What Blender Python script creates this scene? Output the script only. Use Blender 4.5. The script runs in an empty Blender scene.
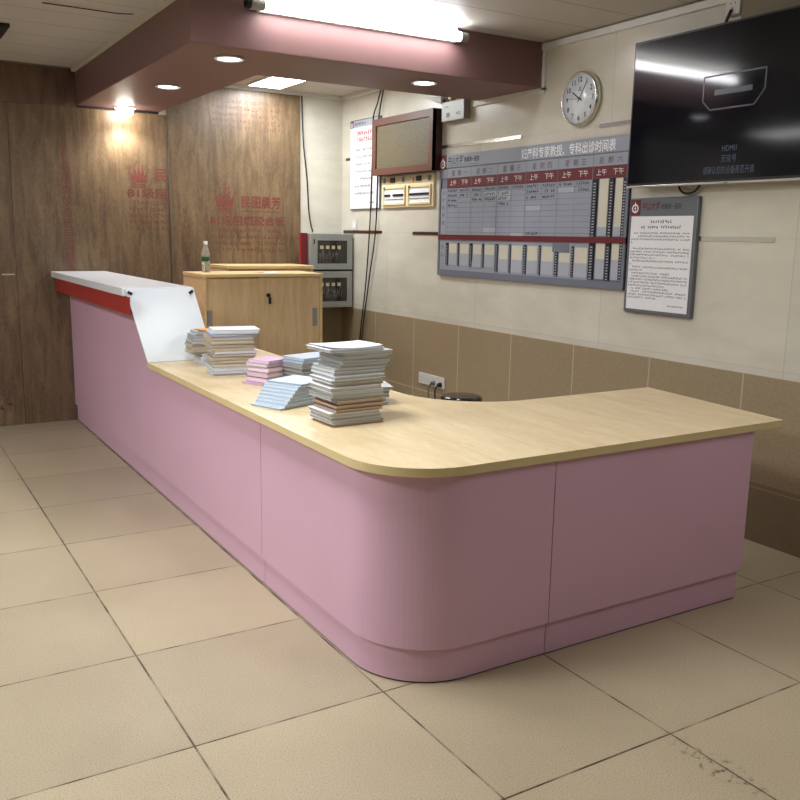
import bpy, bmesh, math, random
from mathutils import Vector, Matrix
random.seed(7)
SC = bpy.context.scene
COL = SC.collection
PI = math.pi

# ------------------------------------------------------------------ materials
def srgb(c):
    return tuple(((v/255)/12.92 if v/255 <= .04045 else ((v/255+.055)/1.055)**2.4) for v in c) + (1.0,)

def newmat(name):
    m = bpy.data.materials.new(name); m.use_nodes = True
    nt = m.node_tree; b = nt.nodes['Principled BSDF']
    return m, nt, b

def mat(name, c, rough=.5, var=.06, scale=6.0, metal=0.0, stretch=None, emit=None, strength=0, coat=0, bump=0, spec=.5):
    """painted / plain surface with a procedural tonal variation"""
    m, nt, b = newmat(name)
    b.inputs['Roughness'].default_value = rough
    b.inputs['Metallic'].default_value = metal
    b.inputs['Coat Weight'].default_value = coat
    b.inputs['Specular IOR Level'].default_value = spec
    col = srgb(c)
    tc = nt.nodes.new('ShaderNodeTexCoord')
    mp = nt.nodes.new('ShaderNodeMapping')
    if stretch: mp.inputs['Scale'].default_value = stretch
    nt.links.new(tc.outputs['Object'], mp.inputs['Vector'])
    n = nt.nodes.new('ShaderNodeTexNoise'); n.inputs['Scale'].default_value = scale; n.inputs['Detail'].default_value = 5
    nt.links.new(mp.outputs[0], n.inputs['Vector'])
    r = nt.nodes.new('ShaderNodeValToRGB')
    r.color_ramp.elements[0].position = .3; r.color_ramp.elements[1].position = .7
    r.color_ramp.elements[0].color = tuple(v*(1-var) for v in col[:3])+(1,)
    r.color_ramp.elements[1].color = tuple(min(1, v*(1+var)) for v in col[:3])+(1,)
    nt.links.new(n.outputs['Fac'], r.inputs['Fac'])
    nt.links.new(r.outputs['Color'], b.inputs['Base Color'])
    if bump:
        bp = nt.nodes.new('ShaderNodeBump'); bp.inputs['Strength'].default_value = bump; bp.inputs['Distance'].default_value = .002
        nt.links.new(n.outputs['Fac'], bp.inputs['Height']); nt.links.new(bp.outputs[0], b.inputs['Normal'])
    if emit:
        b.inputs['Emission Color'].default_value = srgb(emit); b.inputs['Emission Strength'].default_value = strength
    return m

class N:
    """tiny node-tree helper"""
    def __init__(s, nt): s.nt = nt
    def __call__(s, kind, **kw):
        n = s.nt.nodes.new(kind)
        for k, v in kw.items():
            if k in n.inputs: n.inputs[k].default_value = v
            else: setattr(n, k, v)
        return n
    def link(s, a, b): s.nt.links.new(a, b)
    def mix(s, fac, a, b, mode='MIX'):
        n = s.nt.nodes.new('ShaderNodeMix'); n.data_type = 'RGBA'; n.blend_type = mode
        for sock, v in ((n.inputs[0], fac), (n.inputs[6], a), (n.inputs[7], b)):
            if hasattr(v, 'is_output'): s.link(v, sock)
            else: sock.default_value = v
        return n.outputs[2]
    def math(s, op, a, b=0.0):
        n = s.nt.nodes.new('ShaderNodeMath'); n.operation = op
        for sock, v in ((n.inputs[0], a), (n.inputs[1], b)):
            if hasattr(v, 'is_output'): s.link(v, sock)
            else: sock.default_value = v
        return n.outputs[0]

def ramp(n, fac, stops):
    r = n('ShaderNodeValToRGB'); e = r.color_ramp.elements
    e[0].position, e[0].color = stops[0]; e[1].position, e[1].color = stops[1]
    for p, c in stops[2:]:
        x = e.new(p); x.color = c
    n.link(fac, r.inputs['Fac'])
    return r.outputs['Color']

def floor_material():
    m, nt, b = newmat('floor_tiles'); n = N(nt)
    tc = n('ShaderNodeTexCoord'); mp = n('ShaderNodeMapping')
    mp.inputs['Location'].default_value = (-.737/.655+10, -2.36/.663+10, 0); mp.inputs['Scale'].default_value = (1/.655, 1/.663, 1)
    n.link(tc.outputs['Object'], mp.inputs['Vector'])
    br = n('ShaderNodeTexBrick'); br.offset = 0; br.squash = 1
    for k, v in (('Scale', 1), ('Mortar Size', .0055), ('Mortar Smooth', .2), ('Brick Width', 1), ('Row Height', 1), ('Bias', 0)): br.inputs[k].default_value = v
    br.inputs['Color1'].default_value = (.90, .90, .90, 1); br.inputs['Color2'].default_value = (1.06, 1.05, 1.03, 1); br.inputs['Mortar'].default_value = (1, 1, 1, 1)
    n.link(mp.outputs[0], br.inputs['Vector'])
    fine = n('ShaderNodeTexNoise', Scale=240.0, Detail=2.0, Roughness=.7); n.link(tc.outputs['Object'], fine.inputs['Vector'])
    big = n('ShaderNodeTexNoise', Scale=1.3, Detail=4.0); n.link(tc.outputs['Object'], big.inputs['Vector'])
    c = ramp(n, fine.outputs['Fac'], [(.26, srgb((118, 104, 84))), (.42, srgb((174, 160, 134))), (.7, srgb((196, 183, 158)))])
    c2 = ramp(n, big.outputs['Fac'], [(.3, (.86, .84, .83, 1)), (.7, (1.05, 1.05, 1.05, 1))])
    c = n.mix(1.0, c, c2, 'MULTIPLY'); c = n.mix(1.0, c, br.outputs['Color'], 'MULTIPLY')
    dirt = n('ShaderNodeTexNoise', Scale=9.0, Detail=6.0); n.link(tc.outputs['Object'], dirt.inputs['Vector'])
    gf = n.math('MULTIPLY', br.outputs['Fac'], ramp(n, dirt.outputs['Fac'], [(.35, (.35, .35, .35, 1)), (.6, (1, 1, 1, 1))]))
    c = n.mix(gf, c, srgb((52, 44, 36)))
    # small scattered scuffs
    vo = n('ShaderNodeTexNoise', Scale=5.5, Detail=8.0, Roughness=.75); n.link(tc.outputs['Object'], vo.inputs['Vector'])
    sc = ramp(n, vo.outputs['Fac'], [(.70, (0, 0, 0, 1)), (.78, (.6, .6, .6, 1))])
    c = n.mix(sc, c, srgb((90, 74, 60)))
    # a brown smear on one tile
    dm = n('ShaderNodeMapping'); dm.inputs['Location'].default_value = (-2.035*15, -1.52*5, 0); dm.inputs['Scale'].default_value = (15, 5, 1); n.link(tc.outputs['Object'], dm.inputs['Vector'])
    gr = n('ShaderNodeTexGradient', gradient_type='SPHERICAL'); n.link(dm.outputs[0], gr.inputs['Vector'])
    sn = n('ShaderNodeTexNoise', Scale=42.0, Detail=5.0); n.link(tc.outputs['Object'], sn.inputs['Vector'])
    c = n.mix(n.math('MULTIPLY', ramp(n, gr.outputs['Fac'], [(.0, (0, 0, 0, 1)), (.6, (1, 1, 1, 1))]), ramp(n, sn.outputs['Fac'], [(.54, (0, 0, 0, 1)), (.66, (.9, .9, .9, 1))])), c, srgb((70, 54, 40)))
    n.link(c, b.inputs['Base Color'])
    rr = ramp(n, big.outputs['Fac'], [(.3, (.30, .30, .30, 1)), (.7, (.42, .42, .42, 1))]); n.link(rr, b.inputs['Roughness'])
    b.inputs['Specular IOR Level'].default_value = .35
    return m

def wall_material(name, axis):
    """cream polished tile above, brown speckled dado tile below z=.86; axis 0: wall runs along x, 1: along y"""
    m, nt, b = newmat(name); n = N(nt)
    tc = n('ShaderNodeTexCoord'); se = n('ShaderNodeSeparateXYZ'); n.link(tc.outputs['Object'], se.inputs[0])
    u = se.outputs[axis]; z = se.outputs[2]
    def brick(u0, pu, v0, pv, ms):
        cb = n('ShaderNodeCombineXYZ')
        n.link(n.math('MULTIPLY', n.math('ADD', u, 20*pu-u0), 1/pu), cb.inputs[0])
        n.link(n.math('MULTIPLY', n.math('ADD', z, 20*pv-v0), 1/pv), cb.inputs[1])
        br = n('ShaderNodeTexBrick'); br.offset = 0
        for k, v in (('Scale', 1), ('Mortar Size', ms), ('Mortar Smooth', .1), ('Brick Width', 1), ('Row Height', 1), ('Bias', 0)): br.inputs[k].default_value = v
        br.inputs['Color1'].default_value = (.96, .96, .96, 1); br.inputs['Color2'].default_value = (1.03, 1.03, 1.02, 1); br.inputs['Mortar'].default_value = (1, 1, 1, 1)
        n.link(cb.outputs[0], br.inputs['Vector']); return br
    up = brick(2.66, 1.28, 1.535, .641, .0016)
    lo = brick(2.885, .635, .285, .575, .007)
    nz = n('ShaderNodeTexNoise', Scale=2.2, Detail=7.0, Roughness=.6)
    mp = n('ShaderNodeMapping'); mp.inputs['Scale'].default_value = (1, 1, 2.5); n.link(tc.outputs['Object'], mp.inputs['Vector']); n.link(mp.outputs[0], nz.inputs['Vector'])
    cu = ramp(n, nz.outputs['Fac'], [(.3, srgb((199, 194, 180))), (.55, srgb((209, 205, 191))), (.75, srgb((217, 213, 201)))])
    cu = n.mix(1.0, cu, up.outputs['Color'], 'MULTIPLY'); cu = n.mix(n.math('MULTIPLY', up.outputs['Fac'], .45), cu, srgb((150, 140, 122)))
    fn = n('ShaderNodeTexNoise', Scale=210.0, Detail=3.0); n.link(tc.outputs['Object'], fn.inputs['Vector'])
    cl = ramp(n, fn.outputs['Fac'], [(.25, srgb((132, 117, 92))), (.5, srgb((156, 139, 111))), (.75, srgb((174, 158, 131)))])
    cl = n.mix(1.0, cl, lo.outputs['Color'], 'MULTIPLY'); cl = n.mix(n.math('MULTIPLY', lo.outputs['Fac'], .8), cl, srgb((200, 184, 156)))
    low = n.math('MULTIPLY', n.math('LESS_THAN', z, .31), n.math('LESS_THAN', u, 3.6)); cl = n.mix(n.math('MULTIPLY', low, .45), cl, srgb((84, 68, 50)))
    f = n.math('GREATER_THAN', z, .86)
    n.link(n.mix(f, cl, cu), b.inputs['Base Color'])
    n.link(n.math('ADD', n.math('MULTIPLY', f, -.16), .42), b.inputs['Roughness'])
    return m

def wood_material(name, cols, scale=2.2, stretch=(9, .7, 9), rough=.4, coat=0, spec=.5):
    m, nt, b = newmat(name); n = N(nt)
    tc = n('ShaderNodeTexCoord'); mp = n('ShaderNodeMapping'); mp.inputs['Scale'].default_value = stretch
    n.link(tc.outputs['Object'], mp.inputs['Vector'])
    no = n('ShaderNodeTexNoise', Scale=scale, Detail=8.0, Roughness=.62, Distortion=.5); n.link(mp.outputs[0], no.inputs['Vector'])
    fi = n('ShaderNodeTexNoise', Scale=scale*9, Detail=4.0); n.link(mp.outputs[0], fi.inputs['Vector'])
    c = ramp(n, no.outputs['Fac'], [(.30, srgb(cols[0])), (.5, srgb(cols[1])), (.72, srgb(cols[2]))])
    c = n.mix(.35, c, ramp(n, fi.outputs['Fac'], [(.3, (.75, .73, .70, 1)), (.7, (1.1, 1.1, 1.1, 1))]), 'MULTIPLY')
    n.link(c, b.inputs['Base Color']); b.inputs['Roughness'].default_value = rough; b.inputs['Coat Weight'].default_value = coat
    b.inputs['Specular IOR Level'].default_value = spec
    return m

def plywood_material():
    m, nt, b = newmat('stained_plywood'); n = N(nt)
    tc = n('ShaderNodeTexCoord'); mp = n('ShaderNodeMapping'); mp.inputs['Scale'].default_value = (7, 1, .55)
    n.link(tc.outputs['Object'], mp.inputs['Vector'])
    no = n('ShaderNodeTexNoise', Scale=2.6, Detail=9.0, Roughness=.62, Distortion=.9); n.link(mp.outputs[0], no.inputs['Vector'])
    c = ramp(n, no.outputs['Fac'], [(.28, srgb((94, 76, 58))), (.48, srgb((116, 97, 75))), (.72, srgb((136, 116, 90)))])
    bl = n('ShaderNodeTexNoise', Scale=1.7, Detail=5.0); n.link(tc.outputs['Object'], bl.inputs['Vector'])
    c = n.mix(1.0, c, ramp(n, bl.outputs['Fac'], [(.3, (.68, .66, .65, 1)), (.7, (1.08, 1.05, 1.0, 1))]), 'MULTIPLY')
    se = n('ShaderNodeSeparateXYZ'); n.link(tc.outputs['Object'], se.inputs[0])
    fi = n('ShaderNodeTexNoise', Scale=30.0, Detail=5.0); mp2 = n('ShaderNodeMapping'); mp2.inputs['Scale'].default_value = (3, 1, .12)
    n.link(tc.outputs['Object'], mp2.inputs['Vector']); n.link(mp2.outputs[0], fi.inputs['Vector'])
    c = n.mix(.6, c, ramp(n, fi.outputs['Fac'], [(.35, (.72, .70, .68, 1)), (.65, (1.12, 1.1, 1.08, 1))]), 'MULTIPLY')
    n.link(c, b.inputs['Base Color']); b.inputs['Roughness'].default_value = .38
    return m

def ceiling_material():
    m, nt, b = newmat('ceiling_panels'); n = N(nt)
    tc = n('ShaderNodeTexCoord'); mp = n('ShaderNodeMapping')
    mp.inputs['Scale'].default_value = (1/30, 1/.36, 1); mp.inputs['Location'].default_value = (20.2, -4.11/.36+20, 0)
    n.link(tc.outputs['Object'], mp.inputs['Vector'])
    br = n('ShaderNodeTexBrick'); br.offset = .5
    for k, v in (('Scale', 1), ('Mortar Size', .010), ('Mortar Smooth', .1), ('Brick Width', 1), ('Row Height', 1), ('Bias', 0)): br.inputs[k].default_value = v
    br.inputs['Color1'].default_value = srgb((186, 181, 172)); br.inputs['Color2'].default_value = srgb((190, 185, 176)); br.inputs['Mortar'].default_value = srgb((104, 98, 92))
    n.link(mp.outputs[0], br.inputs['Vector'])
    n.link(br.outputs['Color'], b.inputs['Base Color']); b.inputs['Roughness'].default_value = .5
    return m

def led_material():
    m, nt, b = newmat('led_matrix'); n = N(nt)
    tc = n('ShaderNodeTexCoord'); mp = n('ShaderNodeMapping'); mp.inputs['Scale'].default_value = (1/.0125, 1/.0125, 1)
    n.link(tc.outputs['Object'], mp.inputs['Vector'])
    br = n('ShaderNodeTexBrick'); br.offset = 0
    for k, v in (('Scale', 1), ('Mortar Size', .14), ('Mortar Smooth', .3), ('Brick Width', 1), ('Row Height', 1), ('Bias', 0)): br.inputs[k].default_value = v
    br.inputs['Color1'].default_value = srgb((126, 116, 90)); br.inputs['Color2'].default_value = srgb((112, 103, 80)); br.inputs['Mortar'].default_value = srgb((74, 66, 50))
    n.link(mp.outputs[0], br.inputs['Vector'])
    n.link(br.outputs['Color'], b.inputs['Base Color']); b.inputs['Roughness'].default_value = .5
    return m

def pages_material(name, c1, c2, lines=260.0):
    m, nt, b = newmat(name); n = N(nt)
    tc = n('ShaderNodeTexCoord'); mp = n('ShaderNodeMapping'); mp.inputs['Scale'].default_value = (2, 2, lines)
    n.link(tc.outputs['Object'], mp.inputs['Vector'])
    no = n('ShaderNodeTexNoise', Scale=1.0, Detail=2.0); n.link(mp.outputs[0], no.inputs['Vector'])
    n.link(ramp(n, no.outputs['Fac'], [(.35, srgb(c1)), (.65, srgb(c2))]), b.inputs['Base Color'])
    b.inputs['Roughness'].default_value = .7
    return m

def plastic_clear():
    m, nt, b = newmat('clear_bottle_plastic')
    b.inputs['Base Color'].default_value = (.93, .96, .95, 1); b.inputs['Roughness'].default_value = .06
    b.inputs['Transmission Weight'].default_value = .82; b.inputs['IOR'].default_value = 1.08
    n = N(nt); no = n('ShaderNodeTexNoise', Scale=60.0); bp = n('ShaderNodeBump', Strength=.15); n.link(no.outputs['Fac'], bp.inputs['Height']); n.link(bp.outputs[0], b.inputs['Normal'])
    return m

def glow(name, c, s):
    m = mat(name, c, .4, .02, emit=c, strength=s); return m

PINK = (216, 176, 200)
M = dict(
    floor=floor_material(), ceiling=ceiling_material(),
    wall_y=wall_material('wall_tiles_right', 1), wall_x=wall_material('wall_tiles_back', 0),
    plain=mat('plain_cream_wall', (205, 198, 182), .5, .03, 1.5),
    plaind=mat('dim_wall', (104, 95, 82), .6, .03, 1.5),
    ply=plywood_material(),
    plydark=wood_material('dark_plywood_strip', ((70, 52, 42), (96, 72, 56), (112, 88, 68)), stretch=(6, 1, 1)),
    pink=mat('pink_laminate', PINK, .36, .025, 2.0, spec=.4),
    pinkbeam=mat('dusky_pink_paint', (124, 94, 91), .5, .03, 1.2, spec=.3),
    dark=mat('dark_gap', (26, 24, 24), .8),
    maple=wood_material('pale_maple_top', ((206, 182, 140), (217, 195, 155), (226, 207, 172)), 2.4, (7, 1.1, 7), .36, spec=.35),
    edge=mat('maple_edge_band', (216, 198, 148), .45, .04, 8),
    oak=wood_material('cabinet_oak', ((196, 168, 126), (210, 184, 142), (220, 196, 156)), 2.0, (10, 10, .8), .45, spec=.3),
    oakl=wood_material('cabinet_oak_light', ((208, 178, 128), (218, 190, 140), (226, 200, 152)), 2.0, (1.2, 10, 10), .45, spec=.3),
    stone=mat('white_speckled_slab', (222, 224, 230), .3, .05, 40),
    white=mat('gloss_white_acrylic', (226, 234, 242), .16, .01, 2.0, spec=.6),
    red=mat('red_laminate', (164, 42, 42), .35, .05, 5),
    black=mat('black_plastic', (22, 22, 24), .4, .1),
    blackgloss=mat('black_gloss', (14, 15, 18), .12, .1, coat=.5),
    grey=mat('board_grey', (148, 155, 168), .45, .03, 4),
    greyd=mat('board_grey_dark', (112, 118, 131), .45, .04, 4),
    greyl=mat('slip_grey', (168, 173, 183), .5, .03, 4),
    maroon=mat('board_maroon', (102, 29, 35), .45, .04, 4),
    ink=mat('dark_ink', (40, 42, 50), .6, .02),
    inkbr=mat('brown_red_ink', (104, 80, 84), .6, .02),
    redink=mat('red_ink', (206, 60, 66), .6, .02),
    stamp=mat('stamp_red_ink', (112, 62, 52), .5, .3, 60),
    stampf=mat('faded_stamp_ink', (106, 72, 60), .5, .35, 60),
    letter=mat('white_letter', (238, 240, 244), .5, .01),
    cream=mat('cream_backing', (206, 202, 184), .5, .03),
    rail=mat('slotted_rail', (44, 48, 56), .35, .3, 50, metal=.3),
    paper=mat('white_paper', (232, 233, 236), .65, .02),
    frame=mat('grey_aluminium', (112, 116, 124), .35, .03, metal=.4),
    alum=mat('pale_aluminium', (188, 186, 180), .3, .04, metal=.7),
    chrome=mat('chrome', (220, 220, 218), .22, .02, metal=1.0),
    brown=mat('brown_frame', (104, 66, 54), .42, .06, 5),
    brownd=mat('dark_brown_frame', (62, 30, 26), .45, .06, 5),
    led=led_material(),
    yel=mat('aged_cream_plastic', (232, 218, 178), .4, .04, 10),
    yeld=mat('amber_plastic', (228, 212, 168), .4, .06, 10),
    beige=mat('beige_strip', (188, 176, 148), .5, .05, 10),
    steel=mat('grey_steel', (150, 152, 148), .4, .05, 6, metal=.2),
    glassdk=mat('dark_window', (30, 26, 26), .12, .3, 30, coat=.6),
    tv=mat('screen_glass', (8, 12, 24), .08, .05, spec=.4),
    tvsym=mat('screen_symbol', (26, 30, 42), .3, .02, emit=(64, 74, 96), strength=.05),
    tvink=mat('screen_text', (52, 60, 80), .3, .02, emit=(84, 94, 118), strength=.25),
    wallbox=mat('white_enamel', (214, 214, 210), .4, .03),
    grey2=mat('duct_olive', (120, 108, 80), .5, .04),
    clear=plastic_clear(),
    green=mat('green_label', (18, 84, 52), .45, .15, 30),
    cable=mat('black_cable', (26, 26, 26), .5),
    cableg=mat('grey_cable', (96, 92, 84), .5),
    tube=glow('tube_glow', (250, 250, 255), 34.0),
    down=glow('downlight_glow', (246, 246, 255), 12.0),
    downwarm=glow('downlight_warm_glow', (255, 248, 236), 60.0),
    panel=glow('panel_glow', (255, 255, 252), 7.0),
    room=glow('troffer_glow', (250, 252, 255), 6.0),
    pg_grey=pages_material('pages_grey', (150, 152, 152), (206, 208, 206)),
    pg_warm=pages_material('pages_warm', (164, 150, 130), (212, 204, 186)),
    pg_white=pages_material('pages_white', (176, 180, 190), (228, 230, 236)),
    pg_pink=pages_material('pages_pink', (214, 184, 200), (238, 222, 230)),
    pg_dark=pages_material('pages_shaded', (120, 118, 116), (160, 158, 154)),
    pg_blue=pages_material('pages_bluish', (172, 186, 198), (214, 222, 228)),
    cv_white=mat('cover_white', (228, 232, 240), .4, .08, 14),
    cv_grey=mat('cover_grey', (184, 188, 192), .45, .1, 14),
    cv_tan=mat('cover_tan', (184, 160, 130), .45, .1, 14),
    cv_red=mat('cover_russet', (150, 96, 78), .45, .15, 14),
    cv_mauve=mat('cover_mauve', (208, 168, 204), .4, .1, 14),
    cv_wine=mat('cover_wine', (124, 60, 88), .4, .1, 14),
    cv_blue=mat('cover_blue', (112, 150, 214), .35, .1, 14),
    cv_sky=mat('cover_sky', (190, 206, 224), .35, .08, 14),
    orange=mat('orange_print', (226, 152, 70), .5, .1, 20),
    wire=mat('component_mix', (120, 96, 80), .5, .5, 60),
)

# ------------------------------------------------------------------ mesh helpers
def box(bm, x0, y0, z0, x1, y1, z1, bev=0.0):
    t = bmesh.new()
    vs = [t.verts.new((x, y, z)) for x in (min(x0, x1), max(x0, x1)) for y in (min(y0, y1), max(y0, y1)) for z in (min(z0, z1), max(z0, z1))]
    for f in ((0, 1, 3, 2), (4, 6, 7, 5), (0, 4, 5, 1), (2, 3, 7, 6), (0, 2, 6, 4), (1, 5, 7, 3)):
        t.faces.new([vs[i] for i in f])
    if bev > 0:
        bmesh.ops.bevel(t, geom=list(t.edges), offset=bev, segments=2, affect='EDGES', profile=.5)
    merge(bm, t)

def merge(bm, t, mtx=None):
    if mtx: bmesh.ops.transform(t, matrix=mtx, verts=t.verts)
    me = bpy.data.meshes.new('tmp'); t.to_mesh(me); t.free()
    bm.from_mesh(me); bpy.data.meshes.remove(me)

def prism(bm, pts, z0, z1, bev=0.0, mtx=None):
    """polygon pts (x,y) extruded from z0 to z1"""
    t = bmesh.new()
    a = [t.verts.new((x, y, z0)) for x, y in pts]; b = [t.verts.new((x, y, z1)) for x, y in pts]
    n = len(pts)
    t.faces.new(a[::-1]); t.faces.new(b)
    for i in range(n): t.faces.new((a[i], a[(i+1) % n], b[(i+1) % n], b[i]))
    bmesh.ops.recalc_face_normals(t, faces=t.faces)
    if bev:
        bmesh.ops.bevel(t, geom=[e for e in t.edges if abs(e.verts[0].co.z-e.verts[1].co.z) < 1e-6], offset=bev, segments=2, affect='EDGES')
    merge(bm, t, mtx)

def cyl(bm, p0, p1, r0, r1=None, seg=24):
    r1 = r0 if r1 is None else r1
    p0, p1 = Vector(p0), Vector(p1); d = p1-p0
    t = bmesh.new()
    bmesh.ops.create_cone(t, cap_ends=True, segments=seg, radius1=r0, radius2=r1, depth=d.length)
    merge(bm, t, Matrix.Translation((p0+p1)/2) @ d.to_track_quat('Z', 'Y').to_matrix().to_4x4())

def lathe(bm, prof, seg=32, mtx=None):
    t = bmesh.new(); rings = []
    for r, z in prof:
        rings.append([t.verts.new((r*math.cos(2*PI*i/seg), r*math.sin(2*PI*i/seg), z)) for i in range(seg)] if r > 1e-6 else [t.verts.new((0, 0, z))])
    for a, b in zip(rings, rings[1:]):
        for i in range(seg):
            j = (i+1) % seg
            if len(a) == 1 and len(b) == 1: continue
            if len(a) == 1: t.faces.new((a[0], b[j], b[i]))
            elif len(b) == 1: t.faces.new((a[i], a[j], b[0]))
            else: t.faces.new((a[i], a[j], b[j], b[i]))
    bmesh.ops.recalc_face_normals(t, faces=t.faces)
    for f in t.faces: f.smooth = True
    merge(bm, t, mtx)

def tube(bm, pts, r, seg=8, sub=6):
    P = [Vector(p) for p in pts]
    out = []
    for i in range(len(P)-1):                       # Catmull-Rom
        a, b, c, d = P[max(i-1, 0)], P[i], P[i+1], P[min(i+2, len(P)-1)]
        for k in range(sub):
            t = k/sub
            out.append(.5*((2*b)+(c-a)*t+(2*a-5*b+4*c-d)*t*t+(3*b-a-3*c+d)*t**3))
    out.append(P[-1])
    t = bmesh.new(); rings = []
    for i, p in enumerate(out):
        tg = (out[min(i+1, len(out)-1)]-out[max(i-1, 0)]).normalized()
        s = tg.cross(Vector((.31, .77, .55))).normalized(); u = tg.cross(s)
        rings.append([t.verts.new(p+r*(math.cos(2*PI*k/seg)*s+math.sin(2*PI*k/seg)*u)) for k in range(seg)])
    for a, b in zip(rings, rings[1:]):
        for k in range(seg): t.faces.new((a[k], a[(k+1) % seg], b[(k+1) % seg], b[k]))
    t.faces.new(rings[0][::-1]); t.faces.new(rings[-1])
    for f in t.faces: f.smooth = True
    merge(bm, t)

def quad(bm, u0, v0, u1, v1, w):
    bm.faces.new([bm.verts.new(p) for p in ((u0, v0, w), (u1, v0, w), (u1, v1, w), (u0, v1, w))])

def stroke(bm, u0, v0, u1, v1, t, w):
    d = Vector((u1-u0, v1-v0)); 
    if d.length < 1e-9: return
    d.normalize(); n = Vector((-d.y, d.x))*t/2
    bm.faces.new([bm.verts.new((x, y, w)) for x, y in ((u0-n.x, v0-n.y), (u1-n.x, v1-n.y), (u1+n.x, v1+n.y), (u0+n.x, v0+n.y))])

def scribble(bm, u0, v0, u1, h, w, rnd, gap=.12, dens=4):
    """a line of writing too small to read: a few strokes to each glyph"""
    g = h*.95; u = u0
    while u+g*.9 <= u1+1e-6:
        if rnd.random() > gap:
            for _ in range(dens):
                if rnd.random() < .55:
                    y = v0+rnd.uniform(.05, .95)*h; a = u+rnd.uniform(0, .25)*g
                    stroke(bm, a, y, a+rnd.uniform(.4, .65)*g, y, h*.13, w)
                else:
                    x = u+rnd.uniform(.1, .8)*g; b = v0+rnd.uniform(0, .3)*h
                    stroke(bm, x, b, x+rnd.uniform(-.15, .15)*g, b+rnd.uniform(.5, .7)*h, h*.13, w)
        u += g

def text_bm(bm, body, size, u, v, w, width=None, bold=0.0, align='LEFT', shear=0.0, rot=0.0):
    """flat lettering; u,v = lower left (or centre/right) of the first line; width squeezes the run to that length"""
    c = bpy.data.curves.new('t', 'FONT'); c.body = body; c.size = size; c.resolution_u = 2; c.offset = bold; c.shear = shear
    o = bpy.data.objects.new('t', c); me = bpy.data.meshes.new_from_object(o)
    t = bmesh.new(); t.from_mesh(me)
    bpy.data.objects.remove(o); bpy.data.curves.remove(c); bpy.data.meshes.remove(me)
    if not t.verts: t.free(); return
    xs = [p.co.x for p in t.verts]; x0, x1 = min(xs), max(xs)
    k = width/(x1-x0) if width else 1.0
    for p in t.verts:
        p.co.x = (p.co.x-x0)*k
    L = (x1-x0)*k
    off = {'LEFT': 0, 'CENTER': -L/2, 'RIGHT': -L}[align]
    R = Matrix.Rotation(rot, 4, 'Z')
    merge(bm, t, Matrix.Translation((u, v, w)) @ R @ Matrix.Translation((off, 0, 0)))

# ------------------------------------------------------------------ object helpers
def place(o, parent):
    COL.objects.link(o)
    if parent is not None: o.parent = parent

def obj(name, bm, m, parent=None, smooth=False, local=False):
    """ONE mesh object; world-space geometry is shifted into the parent's frame unless local"""
    me = bpy.data.meshes.new(name)
    if parent is not None and not local:
        bmesh.ops.transform(bm, matrix=wm(parent).inverted(), verts=bm.verts)
    if smooth:
        for f in bm.faces: f.smooth = True
    bm.to_mesh(me); bm.free()
    for x in (m if isinstance(m, (list, tuple)) else [m]): me.materials.append(x)
    o = bpy.data.objects.new(name, me); place(o, parent)
    return o

def wm(o):
    m = o.matrix_basis.copy()
    return (wm(o.parent) @ m) if o.parent else m

def tag(o, label, cat, group=None):
    o['label'] = label; o['category'] = cat
    if group: o['group'] = group
    return o

def thing(name, label, cat, loc=(0, 0, 0), rz=0.0, group=None, mtx=None):
    o = bpy.data.objects.new(name, None); COL.objects.link(o); o.empty_display_size = .05
    if mtx is not None: o.matrix_basis = mtx
    else:
        o.location = loc; o.rotation_euler = (0, 0, rz)
    return tag(o, label, cat, group)

def struct(name, bm, m, parent=None):
    o = obj(name, bm, m, parent)
    if parent is None: o['kind'] = 'structure'
    return o

def B(*boxes, bev=0.0):
    bm = bmesh.new()
    for b in boxes: box(bm, *b, bev=bev)
    return bm

def on_right(y, z, x=None):      # frame on the right wall: u runs toward -y (to the right as seen), v up, w out of the wall
    m = Matrix(((0, 0, -1, W if x is None else x), (-1, 0, 0, y), (0, 1, 0, z), (0, 0, 0, 1)))
    return m
def on_back(x, z, y=None):       # frame on the back wall: u = x, v = z, w toward the room
    return Matrix(((1, 0, 0, x), (0, 0, -1, BY if y is None else y), (0, 1, 0, z), (0, 0, 0, 1)))

W, BY, CZ = 3.811, 7.342, 2.73
XL, YF = -4.2, -3.2

# ------------------------------------------------------------------ the room
struct('floor', B((XL, YF, -.1, W, BY, 0)), M['floor'])
struct('ceiling', B((XL, YF, CZ, W, BY, CZ+.1)), M['ceiling'])
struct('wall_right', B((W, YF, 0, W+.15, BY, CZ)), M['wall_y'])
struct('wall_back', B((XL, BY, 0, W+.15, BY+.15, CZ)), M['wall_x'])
struct('wall_left', B((XL-.15, YF, 0, XL, BY, CZ)), M['plain'])
struct('wall_front', B((XL, YF-.15, 0, W, YF, CZ)), M['plaind'])
# L-shaped dropped bulkhead over the counter
bm = bmesh.new()
prism(bm, [(1.505, 4.563), (W, 4.563), (W, 5.25), (2.14, 5.25), (2.14, BY), (1.505, BY)], 2.458, CZ, .003)
struct('trim_1', bm, M['pinkbeam'])
# cornice along the right wall, then down and along under the bulkhead
struct('trim_2', B((W-.03, YF, 2.685, W, 4.563, 2.722)), M['wallbox'])
struct('trim_3', B((W-.02, 4.535, 2.44, W, 4.563, 2.685), (W-.02, 4.535, 2.425, W, 5.30, 2.458)), M['wallbox'])
struct('trim_4', B((1.475, 4.3, 2.70, 1.505, BY, CZ)), M['plain'])
struct('trim_5', B((2.15, BY-.03, 2.70, W, BY, CZ), (W-.03, 5.25, 2.70, W, BY-.03, CZ)), M['wallbox'])
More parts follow.
